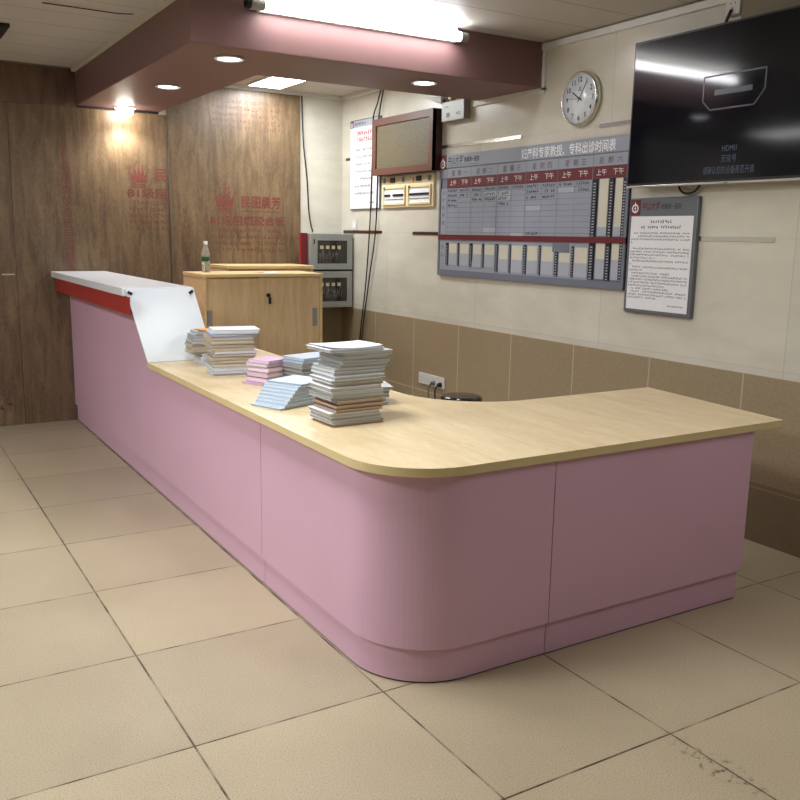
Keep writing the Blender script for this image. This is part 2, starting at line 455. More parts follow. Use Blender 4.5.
# bright metal listello strips let into the wall tiles
k = 6
for y0, y1, z in ((5.71, 4.76, 2.176), (4.03, 3.72, 2.176), (7.30, 6.60, 1.543), (6.10, 5.72, 1.537), (3.235, 2.775, 1.53)):
    struct('trim_%d' % k, B((W-.006, y1, z-.012, W, y0, z+.012)), M['chrome'] if y0 < 6 else M['brownd']); k += 1
struct('trim_11', B((W-.006, 7.26, 2.168, W, 7.165, 2.19)), M['brownd'])

# ------------------------------------------------------------------ plywood sheets on the back wall
def emblem_crown(bm, u, v, s, w):
    pts = [(-.5, .62), (-.28, .32), (-.2, .78), (-.08, .38), (0, .95), (.08, .38), (.2, .78), (.28, .32), (.5, .62), (.36, 0), (-.36, 0)]
    t = bmesh.new()
    t.faces.new([t.verts.new((u+x*s, v+y*s, w)) for x, y in pts])
    merge(bm, t)
    for x, y in ((-.5, .66), (-.2, .83), (0, 1.0), (.2, .83), (.5, .66)):
        t = bmesh.new(); bmesh.ops.create_circle(t, cap_ends=True, radius=s*.05, segments=10); merge(bm, t, Matrix.Translation((u+x*s, v+y*s, w)))
    for j in range(3): quad(bm, u-.36*s, v-(.10+.09*j)*s, u+.36*s, v-(.055+.09*j)*s, w)

def stamp_block(t, u, v, s, rnd, w, ink):
    """the printed maker's block; u,v = lower left, s = scale (1 = 0.68 m wide)"""
    bm = bmesh.new(); emblem_crown(bm, u+.13*s, v+.37*s, .19*s, w); obj('crown_stamp', bm, M[ink], t, local=True)
    bm = bmesh.new()
    for e in (-.004, 0, .004): text_bm(bm, '民图晨芳', .11*s, u+(.28+e)*s, v+(.375+e)*s, w+.0001*e/.004, .36*s)
    quad(bm, u+.28*s, v+.335*s, u+.64*s, v+.342*s, w); obj('stamped_name', bm, M[ink], t, local=True)
    bm = bmesh.new()
    for e in (-.003, 0, .003): text_bm(bm, 'B1级阻燃胶合板', .088*s, u+e*s, v+(.225+e)*s, w+.0001*e/.003, .68*s)
    obj('stamped_grade', bm, M[ink], t, local=True)
    bm = bmesh.new()
    for j in range(4): scribble(bm, u+.0*s, v+(.16-.055*j)*s, u+.68*s, .034*s, w, rnd, .06, 4)
    obj('stamped_lines', bm, M[ink], t, local=True)

T = .018
def sheet(x0, x1, z0, z1, label, m='ply'):
    t = thing('plywood_sheet', label, 'plywood sheet', group=None, mtx=on_back(x0, z0, BY-.0016))
    obj('board', B((.0006, .0006, 0, x1-x0-.0006, z1-z0-.0006, T), bev=.0008), M[m], t, local=True)
    return t
rnd = random.Random(3)
# right sheet, stamped twice
t = sheet(2.205, 3.385, 0, 2.70, 'large stained plywood sheet on the back wall, right of the seam behind the water bottle')
stamp_block(t, .345, 1.36, 1, rnd, T+.001, 'stamp')
bm = bmesh.new()
for j in range(5): scribble(bm, .38, 2.58-.052*j, 1.0, .036, T+.001, rnd, .1, 4)
obj('faint_stamp', bm, M['stampf'], t, local=True)
bm = bmesh.new(); text_bm(bm, '\n'.join('B1级阻燃胶合板'), .07, .11, 1.66, T+.001, .06); obj('edge_stamp', bm, M['stampf'], t, local=True)
# middle sheet
t = sheet(1.005, 2.203, 0, 2.44, 'stained plywood sheet in the middle of the back wall, behind the raised white shelf')
bm = bmesh.new(); emblem_crown(bm, .955, 1.90, .16, T+.001); obj('crown_stamp', bm, M['stamp'], t, local=True)
bm = bmesh.new()
for e in (-.003, 0, .003): text_bm(bm, 'B1级阻', .085, .865+e, 1.785+e, T+.001+e*.03, .32)
obj('stamped_grade', bm, M['stamp'], t, local=True)
bm = bmesh.new()
for e in (-.003, 0, .003): text_bm(bm, '民', .11, 1.09+e, 1.925+e, T+.001+e*.03, .095)
obj('stamped_name', bm, M['stamp'], t, local=True)
bm = bmesh.new()
for j in range(5): scribble(bm, .87, 1.725-.05*j, 1.185, .033, T+.001, rnd, .06, 4)
obj('stamped_lines', bm, M['stamp'], t, local=True)
bm = bmesh.new(); text_bm(bm, '\n'.join('B1级阻燃胶合板民图晨芳'), .085, .36, 2.13, T+.001, .075); obj('edge_stamp', bm, M['stamp'], t, local=True)
bm = bmesh.new(); text_bm(bm, '\n'.join('B1级阻燃胶合板'), .072, .635, 1.80, T+.001, .05); obj('edge_stamp', bm, M['stampf'], t, local=True)
# left sheet
t = sheet(-.20, 1.003, 0, 2.44, 'stained plywood sheet at the left edge of the picture, beside the pink counter end')
stamp_block(t, .36, 1.64, 1.0, rnd, T+.001, 'stampf')
stamp_block(t, .50, .74, .9, rnd, T+.001, 'stampf')
bm = bmesh.new(); text_bm(bm, 'B1级阻燃', .11, .62, .24, T+.001, .55); scribble(bm, .62, .12, 1.18, .06, T+.001, rnd, .1, 4); obj('edge_stamp', bm, M['stampf'], t, local=True)
obj('pale_scratch', B((1.10, 1.168, T, 1.19, 1.178, T+.002)), M['beige'], t, local=True)
struct('trim_12', B((1.506, BY-.02, 2.441, 2.138, BY, 2.457)), M['dark'])  # dark filler painted as the shade in the slot between plywood and bulkhead
t = sheet(-.20, 1.503, 2.44, 2.72, 'dark plywood filler strip under the ceiling, left of the pink bulkhead', 'plydark')

# ------------------------------------------------------------------ counter
PX, PY, PR = 1.385, 2.288, .30          # outer face of the pink fronts
HB, HT = .748, .778                      # worktop underside / top
XE = 3.125
def arc(cx, cy, r, a0, a1, n=20):
    return [(cx+r*math.cos(math.radians(a0+(a1-a0)*i/n)), cy+r*math.sin(math.radians(a0+(a1-a0)*i/n))) for i in range(n+1)]
def lpath(off, y_top, x_end):
    """outer line of the L, shifted inward by off: far end of the long leg -> round corner -> end of the short leg"""
    x, y, r = PX+off, PY+off, PR-off
    return [(x, y_top)] + arc(x+r, y+r, r, 180, 270) + [(x_end, y)]
def band(a, b):   # closed polygon between two paths
    return a + b[::-1]
def sect_panel(bm, off, th, z0, z1, kind):
    if kind == 'corner':
        prism(bm, band(lpath(off, 3.403, 2.045), lpath(off+th, 3.403, 2.045)), z0, z1)
    elif kind == 'long': box(bm, PX+off, 3.407, z0, PX+off+th, 7.315, z1)
    else: box(bm, 2.049, PY+off, z0, XE-off, PY+off+th, z1)

def counter_section(kind, label, loc):
    t = thing('counter_section', label, 'counter', loc)
    bm = bmesh.new()
    if kind == 'long':                     # one sheet: low part under the worktop, tall part under the shelf
        prism(bm, [(3.407, .130), (7.320, .130), (7.320, 1.145), (5.102, 1.145), (5.006, HB+.03), (5.006, HB-.001), (3.407, HB-.001)], 0, .02,
              mtx=Matrix(((0, 0, 1, PX), (1, 0, 0, 0), (0, 1, 0, 0), (0, 0, 0, 1))))
    else: sect_panel(bm, 0, .02, .130, HB-.001, kind)
    obj('front_panel', bm, M['pink'], t)
    bm = bmesh.new(); sect_panel(bm, .013, .02, .006, .123, kind); obj('kick_plate', bm, M['pink'], t)
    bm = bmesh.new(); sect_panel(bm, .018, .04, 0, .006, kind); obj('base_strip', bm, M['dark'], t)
    bm = bmesh.new()
    if kind == 'long':
        box(bm, PX+.06, 3.41, 0.0, PX+.50, 7.29, HB-.002); box(bm, PX+.02, 5.12, HB-.002, PX+.22, 7.29, 1.143)
    elif kind == 'corner':
        prism(bm, lpath(.06, 3.40, 2.04) + [(2.04, PY+.55), (PX+.50, PY+.55), (PX+.50, 3.40)], 0, HB-.002)
    else: box(bm, 2.055, PY+.06, 0, XE-.02, PY+.55, HB-.002)
    obj('carcass', bm, M['oakl'] if kind == 'x' else M['pink'], t)
    if kind == 'short':
        obj('end_panel', B((XE-.02, PY+.02, .130, XE, PY+.60, HB-.001)), M['pink'], t)
    return t
counter_section('long', 'long straight pink counter section on the left, running from the plywood wall', (1.6, 5.3, 0))
counter_section('corner', 'pink counter section with the rounded corner nearest the viewer', (1.7, 2.7, 0))
counter_section('short', 'short straight pink counter section at the right-hand end', (2.6, 2.5, 0))

# worktop: one continuous L with a round outer and a round inner corner
WX, WY, WR = 1.350, 2.272, .30
XR, YB, XI = 3.290, 3.125, 2.155
pts = [(WX, 5.0)] + arc(WX+WR, WY+WR, WR, 180, 270, 24) + [(XR, WY), (3.39, YB), (XI+.42, YB)] + arc(XI+.42, YB+.42, .42, 270, 180, 24) + [(XI, 6.27), (1.63, 6.27), (1.63, 5.0)]
t = thing('worktop', 'pale maple L-shaped worktop with rounded corner on the pink counter', 'worktop', (1.8, 2.8, HB))
bm = bmesh.new(); prism(bm, pts, HT-.003, HT); obj('top_surface', bm, M['maple'], t)
bm = bmesh.new(); prism(bm, pts, HB, HT-.003); obj('edge_band', bm, M['edge'], t)

# raised shelf
TILT = .105/.42
t = thing('raised_shelf', 'raised white shelf over a red fascia at the far end of the pink counter', 'counter shelf', (1.45, 6.2, 1.146))
obj('slab', B((1.250, 5.112, 1.15, 1.664, 7.31, 1.196), bev=.004), M['stone'], t)
bm = bmesh.new(); prism(bm, [(1.268, 5.014), (1.291, 5.098), (PX-.001, 5.10), (PX-.001, 7.245), (1.268, 7.245)], 1.048, 1.149); obj('fascia', bm, M['red'], t)
bm = bmesh.new()
prism(bm, [(1.264, 1.192), (1.660, 1.192), (1.742, HT+.001), (1.349, HT+.001)], 0, .014, .002, mtx=Matrix(((1, 0, 0, 0), (0, TILT, -1, 5.003-TILT*HT), (0, 1, 0, 0), (0, 0, 0, 1))))
obj('end_panel', bm, M['white'], t)['label'] = 'slanted glossy white end panel'
for sx, r in ((1.285, .5), (1.640, -.6)):
    bm = bmesh.new(); box(bm, -.014, -.005, -.008, .014, .003, .008, bev=.002)
    bmesh.ops.transform(bm, matrix=Matrix.Translation((sx, 5.077, 1.170)) @ Matrix.Rotation(r, 4, 'Y'), verts=bm.verts)
    obj('corner_clip', bm, M['black'], t)

# ------------------------------------------------------------------ booklets
def booklet(label, group, x, y, z, w, d, h, rz, pages, cover, bend=0.0, shear=0.0, spine=True):
    """a soft booklet lying flat: curved page block, two covers and a spine. local x = long edge"""
    t = thing('booklet', label, 'booklet', (x, y, z), rz, group)
    def slab(bm, z0, z1, grow):
        n = 10; a = []
        for i in range(n+1):
            u = -w/2-grow + (w+2*grow)*i/n
            s = bend*((2*u/w)**4)*(1 if u < 0 else .35)
            a.append((u, s))
        tb = bmesh.new(); rows = []
        for u, s in a:
            rows.append([tb.verts.new((u+shear*zz/h*.5, yy, zz+s)) for yy, zz in ((-d/2-grow, z0), (d/2+grow, z0), (d/2+grow, z1), (-d/2-grow, z1))])
        for p, q in zip(rows, rows[1:]):
            for k in range(4): tb.faces.new((p[k], q[k], q[(k+1) % 4], p[(k+1) % 4]))
        tb.faces.new(rows[0]); tb.faces.new(rows[-1][::-1])
        bmesh.ops.recalc_face_normals(tb, faces=tb.faces); merge(bm, tb)
    bm = bmesh.new(); slab(bm, .0012, h-.0016, -.002); obj('pages', bm, M[pages], t, local=True)
    bm = bmesh.new(); slab(bm, 0, .0010, .001); slab(bm, h-.0014, h-.0004, .001)
    obj('cover', bm, M[cover], t, local=True)
    return t
ORD = ['lowest', 'second', 'third', 'fourth', 'fifth', 'sixth', 'seventh', 'eighth', 'ninth', 'tenth', 'eleventh', 'twelfth', 'thirteenth', 'fourteenth', 'fifteenth', 'sixteenth', 'seventeenth', 'eighteenth', 'nineteenth', 'twentieth']
COVERN = {'cv_white': 'white', 'cv_grey': 'grey', 'cv_tan': 'tan', 'cv_red': 'russet-covered', 'cv_mauve': 'mauve', 'cv_wine': 'wine-red', 'cv_blue': 'blue', 'cv_sky': 'pale blue'}
def stack(name, where, cx, cy, w, d, rz, spec, seed):
    """spec: list from the bottom of (thickness, dx, dy, drz, pages, cover, bend, shear, wscale)"""
    r = random.Random(seed); z = HT+.0005; n = len(spec)
    for i, (h, dx, dy, dr, pg, cv, bend, sh, ws) in enumerate(spec):
        pos = 'topmost' if i == n-1 else ('lowest' if i == 0 else ORD[i]+' from the bottom')
        lab = '%s booklet, %s %s' % (COVERN[cv], pos, where)
        a = rz+math.radians(dr)
        x = cx+dx*math.cos(rz)-dy*math.sin(rz); y = cy+dx*math.sin(rz)+dy*math.cos(rz)
        booklet(lab, name, x, y, z, w*ws, d, h-.0006, a, pg, cv, 0, sh)
        z += h
    return z
rA = random.Random(11)
def grp(n, h, dx, pg, cv, fan=.004, ws=1.0, dr=0.0, jit=.004, dy=0):
    return [(h*rA.uniform(.85, 1.15), dx+fan*i+rA.uniform(-jit, jit), dy+rA.uniform(-.006, .006), dr+rA.uniform(-1.2, 1.2), pg, cv if rA.random() < .8 else 'cv_grey', 0, rA.uniform(-.012, .012), ws) for i in range(n)]
specA = (grp(1, .014, .004, 'pg_warm', 'cv_red', 0, 1.0) + grp(3, .0155, -.010, 'pg_grey', 'cv_white', -.003) + grp(1, .014, .0, 'pg_warm', 'cv_red', 0, .95)
         + grp(2, .016, .004, 'pg_warm', 'cv_red', .004, .96) + grp(3, .0165, -.004, 'pg_grey', 'cv_white', -.004, 1.03) + grp(1, .015, .006, 'pg_warm', 'cv_tan', 0, 1.0)
         + grp(4, .0165, -.002, 'pg_grey', 'cv_white', .002, 1.02) + grp(4, .0155, .030, 'pg_grey', 'cv_grey', .001, .98)
         + [(.014, -.012, -.004, 2.0, 'pg_white', 'cv_white', 0, -.01, 1.10)])
topA = stack('tall front stack of booklets', 'in tall front stack on worktop', 1.628, 3.08, .226, .185, math.radians(2), specA, 1)
specB = (grp(3, .016, .0, 'pg_white', 'cv_white', .0, .98) + grp(2, .021, .002, 'pg_warm', 'cv_tan', .001, .98) + grp(2, .016, .006, 'pg_warm', 'cv_red', .004, 1.05)
         + grp(1, .015, .015, 'pg_white', 'cv_white', .0, 1.08) + grp(4, .017, -.004, 'pg_warm', 'cv_tan', .0, 1.06) + grp(1, .014, .012, 'pg_grey', 'cv_blue', 0, 1.08)
         + [(.022, .022, 0, -3, 'pg_white', 'cv_white', 0, .02, 1.13)])
stack('tall rear stack of booklets', 'in tall rear stack near white end panel', 1.632, 4.44, .215, .18, math.radians(-8), specB, 2)
specC = (grp(4, .017, .02, 'pg_white', 'cv_white', .0, .95) + grp(4, .014, -.02, 'pg_warm', 'cv_tan', -.002, 1.08) + grp(4, .017, -.02, 'pg_grey', 'cv_grey', .008, 1.05))
zc = stack('half-hidden rear stack of booklets', 'in half-hidden stack against white end panel', 1.665, 4.81, .205, .15, math.radians(-3), specC, 3)
specP = (grp(1, .009, -.02, 'pg_pink', 'cv_mauve', 0, 1.12) + grp(3, .024, .0, 'pg_pink', 'cv_wine', .003, 1.0) + grp(1, .018, .005, 'pg_pink', 'cv_mauve', 0, 1.0) + grp(1, .014, .02, 'pg_pink', 'cv_mauve', 0, 1.02))
stack('pink booklets', 'in small pink stack mid worktop', 1.70, 4.09, .15, .14, math.radians(24), specP, 4)
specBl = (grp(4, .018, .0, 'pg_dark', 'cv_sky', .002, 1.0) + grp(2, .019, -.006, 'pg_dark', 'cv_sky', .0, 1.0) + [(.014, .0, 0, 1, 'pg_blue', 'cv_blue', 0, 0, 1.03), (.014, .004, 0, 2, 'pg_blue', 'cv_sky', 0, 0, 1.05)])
stack('blue booklets', 'in small blue stack behind fanned one', 1.89, 3.985, .215, .16, math.radians(14), specBl, 5)
specL = (grp(1, .008, -.012, 'pg_blue', 'cv_sky', 0, 1.12) + [(.0135, .0+.012*i, .003*i, 1.5*i, 'pg_blue', 'cv_sky', 0, .01, 1.03-.012*i) for i in range(6)] + [(.010, .085, .015, 8, 'pg_blue', 'cv_sky', 0, 0, .98)])
stack('fanned pale blue booklets', 'in fanned stack left of tall front stack', 1.552, 3.51, .20, .19, math.radians(20), specL, 6)
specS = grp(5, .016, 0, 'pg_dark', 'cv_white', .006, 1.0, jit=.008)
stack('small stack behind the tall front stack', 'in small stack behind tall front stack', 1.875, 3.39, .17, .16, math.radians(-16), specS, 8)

# orange print on the top booklets: loose leaflets
def leaflet(label, x, y, z, w, d, rz, m, extra=None):
    bm = bmesh.new(); n = 6; rows = []
    for i in range(n+1):
        u = -w/2+w*i/n; s = .006*abs(2*u/w)**3
        rows.append([bm.verts.new((u, -d/2, s)), bm.verts.new((u, d/2, s*.5)), bm.verts.new((u, d/2, s*.5+.0012)), bm.verts.new((u, -d/2, s+.0012))])
    for p, q in zip(rows, rows[1:]):
        for k2 in range(4): bm.faces.new((p[k2], q[k2], q[(k2+1) % 4], p[(k2+1) % 4]))
    bm.faces.new(rows[0]); bm.faces.new(rows[-1][::-1]); bmesh.ops.recalc_face_normals(bm, faces=bm.faces)
    o = obj('leaflet', bm, m); o.location = (x, y, z); o.rotation_euler = (0, 0, rz)
    return tag(o, label, 'leaflet')
leaflet('loose white leaflet with curled ends lying on top of the tall front stack', 1.618, 3.08, topA+.0005, .235, .185, math.radians(3), M['cv_white'])
leaflet('orange-printed leaflet lying on top of the half-hidden stack by the white panel', 1.675, 4.81, zc+.0005, .18, .14, math.radians(-4), M['orange'])
leaflet('white sheet of paper lying on the low sliding-door cabinet', 2.70, 6.46, 1.2135, .15, .10, .1, M['paper'])

# ------------------------------------------------------------------ wooden cabinets
X0, X1, Y0, Y1, H = 2.13, 3.10, 6.30, 6.77, 1.213
t = thing('storage_cabinet', 'oak storage cabinet with two sliding doors, water bottle on top', 'cabinet', (2.6, 6.5, 0))
obj('cabinet_top', B((X0-.006, Y0-.008, H-.025, X1+.006, Y1, H), bev=.003), M['oakl'], t)
for a in (X0, X1-.02): obj('side_panel', B((a, Y0, 0, a+.02, Y1, H-.025)), M['oakl'], t)
obj('back_panel', B((X0+.02, Y1-.02, 0, X1-.02, Y1, H-.025)), M['oak'], t)
obj('plinth', B((X0+.02, Y0+.02, 0, X1-.02, Y1-.02, .07)), M['oakl'], t)
for a, b, yy, hx in ((X0+.022, 2.58, Y0+.022, 2.178), (2.56, X1-.022, Y0+.006, 3.035)):
    d = obj('sliding_door', B((a, yy, .072, b, yy+.014, H-.03), bev=.001), M['oak'], t)
    obj('recessed_handle', B((hx-.020, yy-.003, .80, hx+.020, yy+.001, .945), (hx-.014, yy-.005, .81, hx-.006, yy, .935)), M['steel'], d)
    if hx > 2.5:
        bm = bmesh.new(); cyl(bm, (2.640, yy+.002, 1.05), (2.640, yy-.016, 1.05), .015); box(bm, 2.636, yy-.028, 1.035, 2.644, yy-.014, 1.065); cyl(bm, (2.648, yy-.018, 1.035), (2.648, yy-.018, .985), .011); obj('door_lock', bm, M['black'], d)
X0, X1, Y0, Y1, H2 = 2.52, 3.29, 6.86, 7.31, 1.252
t = thing('storage_cabinet', 'oak storage cabinet standing behind the sliding-door one, only its top edge showing', 'cabinet', (2.9, 7.1, 0))
obj('cabinet_top', B((X0-.006, Y0-.006, H2-.028, X1+.006, Y1, H2), bev=.003), M['oakl'], t)
for a in (X0, X1-.02): obj('side_panel', B((a, Y0, 0, a+.02, Y1, H2-.028)), M['oakl'], t)
obj('back_panel', B((X0+.02, Y1-.02, 0, X1-.02, Y1, H2-.028)), M['oak'], t)
obj('front_panel', B((X0+.02, Y0+.01, .0, X1-.02, Y0+.028, H2-.03)), M['oak'], t)

# water bottle
t = thing('water_bottle', 'clear plastic water bottle with green label on the sliding-door cabinet', 'bottle', (2.262, 6.62, H))
bm = bmesh.new()
lathe(bm, [(0, 0.002), (.024, 0), (.031, .006), (.0305, .02), (.028, .026), (.0315, .034), (.029, .045), (.0315, .055), (.0315, .075), (.029, .082), (.029, .118), (.0315, .124), (.031, .142), (.026, .165), (.017, .188), (.0125, .20), (.0125, .216), (0, .216)])
obj('bottle_body', bm, M['clear'], t, True, True)
bm = bmesh.new(); lathe(bm, [(.0298, .082), (.0302, .083), (.0302, .117), (.0298, .118)]); obj('bottle_label', bm, M['green'], t, True, True)
bm = bmesh.new(); lathe(bm, [(0, .236), (.0135, .236), (.0150, .234), (.0155, .214), (.0130, .210), (0, .210)], 20); obj('cap', bm, M['letter'], t, True, True)

# ------------------------------------------------------------------ electrical meter boxes and the red board in the corner
def meter_box(z0, z1, label, seed):
    x0, x1, yf = 3.375, 3.792, 7.09
    t = thing('electric_box', label, 'electric box', mtx=on_back(x0, z0, BY), group=None)
    w, h, d = x1-x0, z1-z0, BY-yf
    obj('housing', B((0, 0, 0, w, h, d-.015), bev=.006), M['steel'], t, local=True)
    bm = bmesh.new()
    u0, u1, v0, v1 = .065, w-.055, .055, h-.06
    for q in ((.004, .004, w-.004, v0), (.004, v1, w-.004, h-.004), (.004, v0, u0, v1), (u1, v0, w-.004, v1)): box(bm, q[0], q[1], d-.015, q[2], q[3], d)
    dr = obj('door', bm, M['steel'], t, local=True)
    obj('window_pane', B((u0, v0, d-.014, u1, v1, d-.006)), M['glassdk'], dr, local=True)
    r = random.Random(seed)
    bm = bmesh.new(); bm2 = bmesh.new(); bm3 = bmesh.new()
    for i in range(4):
        c = u0+.045+.057*i
        box(bm, c-.016, v1-.075, d-.006, c+.016, v1-.045, d-.002)
        for j in range(10):
            a = c+r.uniform(-.025, .025)
            stroke(bm2 if j % 2 else bm3, a, v0+.02+r.uniform(0, .08), a+r.uniform(-.02, .02), v0+.06+r.uniform(.02, .07), .005, d-.004)
    obj('breaker', bm, M['beige'], t, local=True)
    obj('copper_wiring', bm2, M['wire'], t, local=True); obj('blue_wiring', bm3, M['greyd'], t, local=True)
    obj('hinge', B((.028, h-.09, d, .036, h-.05, d+.008)), M['black'], dr, local=True)
    return t
meter_box(1.205, 1.522, 'upper grey electric box with dark window in the back corner', 1)
meter_box(.868, 1.195, 'lower grey electric box with dark window, half behind the oak cabinet', 2)
t = thing('red_board', 'narrow dark red board standing beside the upper electric box', 'board', (3.33, 7.2, 0))
obj('panel', B((3.302, 7.14, 0, 3.368, 7.165, 1.525), bev=.002), M['maroon'], t)
obj('edge_strip', B((3.298, 7.138, 0, 3.302, 7.167, 1.525)), M['red'], t)

# ------------------------------------------------------------------ schedule board on the right wall
def emblem(bm_w, u, v, s, w):
    """round hospital badge: ring, inner post and a small flame"""
    t = bmesh.new(); n = 28
    for i in range(n):
        a, b = 2*PI*i/n, 2*PI*(i+1)/n
        t.faces.new([t.verts.new((u+r*s*math.sin(q), v+r*s*math.cos(q), w)) for r, q in ((.34, a), (.34, b), (.5, b), (.5, a))])
    merge(bm_w, t)
    quad(bm_w, u-.055*s, v-.44*s, u+.055*s, v+.44*s, w); quad(bm_w, u-.16*s, v-.02*s, u+.16*s, v+.06*s, w)
    t = bmesh.new(); t.faces.new([t.verts.new((u+x*s, v+y*s, w)) for x, y in ((-.09, .48), (-.07, .58), (0, .74), (.07, .58), (.09, .48))]); merge(bm_w, t)

BW, BH = 1.96, .885
t = thing('schedule_board', 'large grey and maroon clinic timetable board on the right wall', 'notice board', mtx=on_right(5.705, 1.224))
D = .022
bm = bmesh.new()
box(bm, 0, 0, 0, BW, BH, .012)
for q in ((0, 0, BW, .045), (0, .79, BW, BH), (0, .045, .02, .79), (BW-.022, .045, BW, .79)): box(bm, *q[:2], 0, q[2], q[3], D)
obj('board_frame', bm, M['greyd'], t, local=True)
obj('header_strip', B((.095, .795, D, BW, BH, D+.002)), M['grey'], t, local=True)
ep = obj('emblem_plate', B((0, .785, D, .095, BH, D+.003)), M['maroon'], t, local=True)
bm = bmesh.new(); emblem(bm, .048, .822, .062, D+.004); obj('emblem', bm, M['letter'], ep, local=True)
bm = bmesh.new(); text_bm(bm, '中山大学', .062, .115, .822, D+.003, .19, 0, shear=.25); obj('hospital_name', bm, M['ink'], t, local=True)
bm = bmesh.new(); text_bm(bm, '附属第一医院', .04, .325, .826, D+.003, .18, .0003); scribble(bm, .115, .803, .50, .010, D+.003, rnd, .1, 3); obj('hospital_name', bm, M['ink'], t, local=True)
bm = bmesh.new(); text_bm(bm, '妇产科专家教授、专科出诊时间表', .072, .975, .808, D+.003, .865, .0009); obj('title_lettering', bm, M['letter'], t, local=True)
cols = [.104, .412, .718, 1.028, 1.344, 1.657, BW-.016]
# day row
obj('day_strip', B((.02, .720, .012, BW-.022, .788, .019)), M['grey'], t, local=True)
bm = bmesh.new()
for i, d in enumerate('一二三四五六'):
    c = (cols[i]+cols[i+1])/2
    for j, ch in enumerate('星期'+d): text_bm(bm, ch, .045, c-.075+.075*j, .735, .0202, .042, 0, 'CENTER')
obj('day_lettering', bm, M['inkbr'], t, local=True)
obj('session_band', B((cols[0], .646, .012, BW-.022, .719, .021)), M['maroon'], t, local=True)
for i in range(6):
    a, b = cols[i], cols[i+1]
    for j, s in enumerate(('上午', '下午')):
        bm = bmesh.new(); text_bm(bm, s, .041, a+(b-a)*(.26+.48*j), .668, .0222, .084, 0, 'CENTER'); obj('session_lettering', bm, M['letter'], t, local=True)
# name grid, five days
obj('slip_field', B((.02, .306, .012, cols[5]-.005, .645, .0165)), M['grey'], t, local=True)
bm = bmesh.new()
for j in range(1, 10): quad(bm, cols[0], .645-.0355*j-.0012, cols[5]-.005, .645-.0355*j+.0012, .0172)
for i in range(5):
    quad(bm, cols[i]-.002, .306, cols[i]+.002, .788, .0212)
    c = (cols[i]+cols[i+1])/2
    quad(bm, c-.0012, .306, c+.0012, .645, .0172)
quad(bm, cols[5]-.003, .306, cols[5]+.003, .79, .0212)
obj('grid_lines', bm, M['greyd'], t, local=True)
rs = random.Random(5)
full = {0: [4, 2], 1: [3, 3], 2: [4, 1], 3: [3, 3], 4: [1, 2]}
for i in range(5):
    bm = bmesh.new()
    for s in range(2):
        a = cols[i]+(cols[i+1]-cols[i])*.5*s+.012; b = cols[i]+(cols[i+1]-cols[i])*.5*(s+1)-.010
        for j in range(full[i][s]): scribble(bm, a, .645-.0355*(j+1)+.007, b, .021, .0186, rs, .12, 5)
    if i == 3: scribble(bm, cols[3]+.02, .313, cols[3]+.16, .022, .0186, rs, .1, 4)
    obj('doctor_names', bm, M['ink'], t, local=True)
for i, s, j in ((1, 1, 1), (2, 0, 1), (2, 0, 2), (3, 0, 4), (4, 0, 1), (1, 1, 8), (2, 1, 9)):
    a = cols[i]+(cols[i+1]-cols[i])*.5*s
    obj('pale_slip', B((a+.006, .645-.0355*(j+1)+.002, .0165, a+(cols[i+1]-cols[i])*.5-.006, .645-.0355*j-.002, .0180)), M['greyl'], t, local=True)
bm = bmesh.new()
for ch, v in zip('妇产科专家', (.60, .545, .49, .435, .38)): text_bm(bm, ch, .036, .058, v, .0172, .034, 0, 'CENTER')
for ch, v in zip('专科', (.20, .14)): text_bm(bm, ch, .036, .058, v, .0172, .034, 0, 'CENTER')
obj('side_lettering', bm, M['inkbr'], t, local=True)
obj('divider_band', B((.004, .270, .012, BW, .305, D+.002)), M['maroon'], t, local=True)
obj('lower_field', B((.02, .045, .012, cols[5]-.005, .270, .0165)), M['grey'], t, local=True)
def slot(u0, u1, v0, v1, split):
    bm = bmesh.new(); box(bm, u0, split, .0125, u1, v1, .0178); s = obj('slot_backing', bm, M['cream'], t, local=True)
    bm = bmesh.new(); box(bm, u0, v0, .0125, u1, split, .0182); obj('slot_card', bm, M['greyl'], t, local=True)
def rail(u, v0, v1, w=.034):
    bm = bmesh.new(); box(bm, u, v0, .012, u+w, v1, .021)
    r = obj('slotted_rail', bm, M['rail'], t, local=True)
    bm = bmesh.new(); n = int((v1-v0)/.017)
    for j in range(n): quad(bm, u+w*.25, v0+.017*j+.004, u+w*.75, v0+.017*j+.011, .0214)
    obj('rail_slots', bm, M['greyl'], r, local=True)
for i in range(5):
    a, b = cols[i], cols[i+1]; v0 = .085 if i < 2 else .060
    for s in range(2):
        L = (b-a)/2; u = a+L*s
        rail(u+.005, v0-.008, .247, .030 if s == 0 else .018)
        lo = .085 if i < 2 else .060
        slot(u+(.045 if s == 0 else .032), u+L-.012, lo, .240 if not (i == 4 and s == 0) else .205, lo+.085)
obj('loose_card', B((cols[1]+.01, .075, .0183, cols[1]+.14, .118, .0200)), M['greyl'], t, local=True)['label'] = 'pale grey card slipped half out'
obj('loose_card', B((cols[4]-.02, .208, .0183, cols[4]+.13, .262, .0215)), M['greyd'], t, local=True)
a, b = cols[5], cols[6]; L = (b-a)/2
for s in range(2):
    u = a+L*s
    for v0, v1, sp in ((.306, .645, .365), (.050, .269, .175)):
        rail(u+.002, v0, v1, .042 if s == 0 else .034)
        slot(u+(.060 if s == 0 else .050), u+L-.008, v0+.006, v1, sp)
rail(BW-.048, .05, .645, .028)

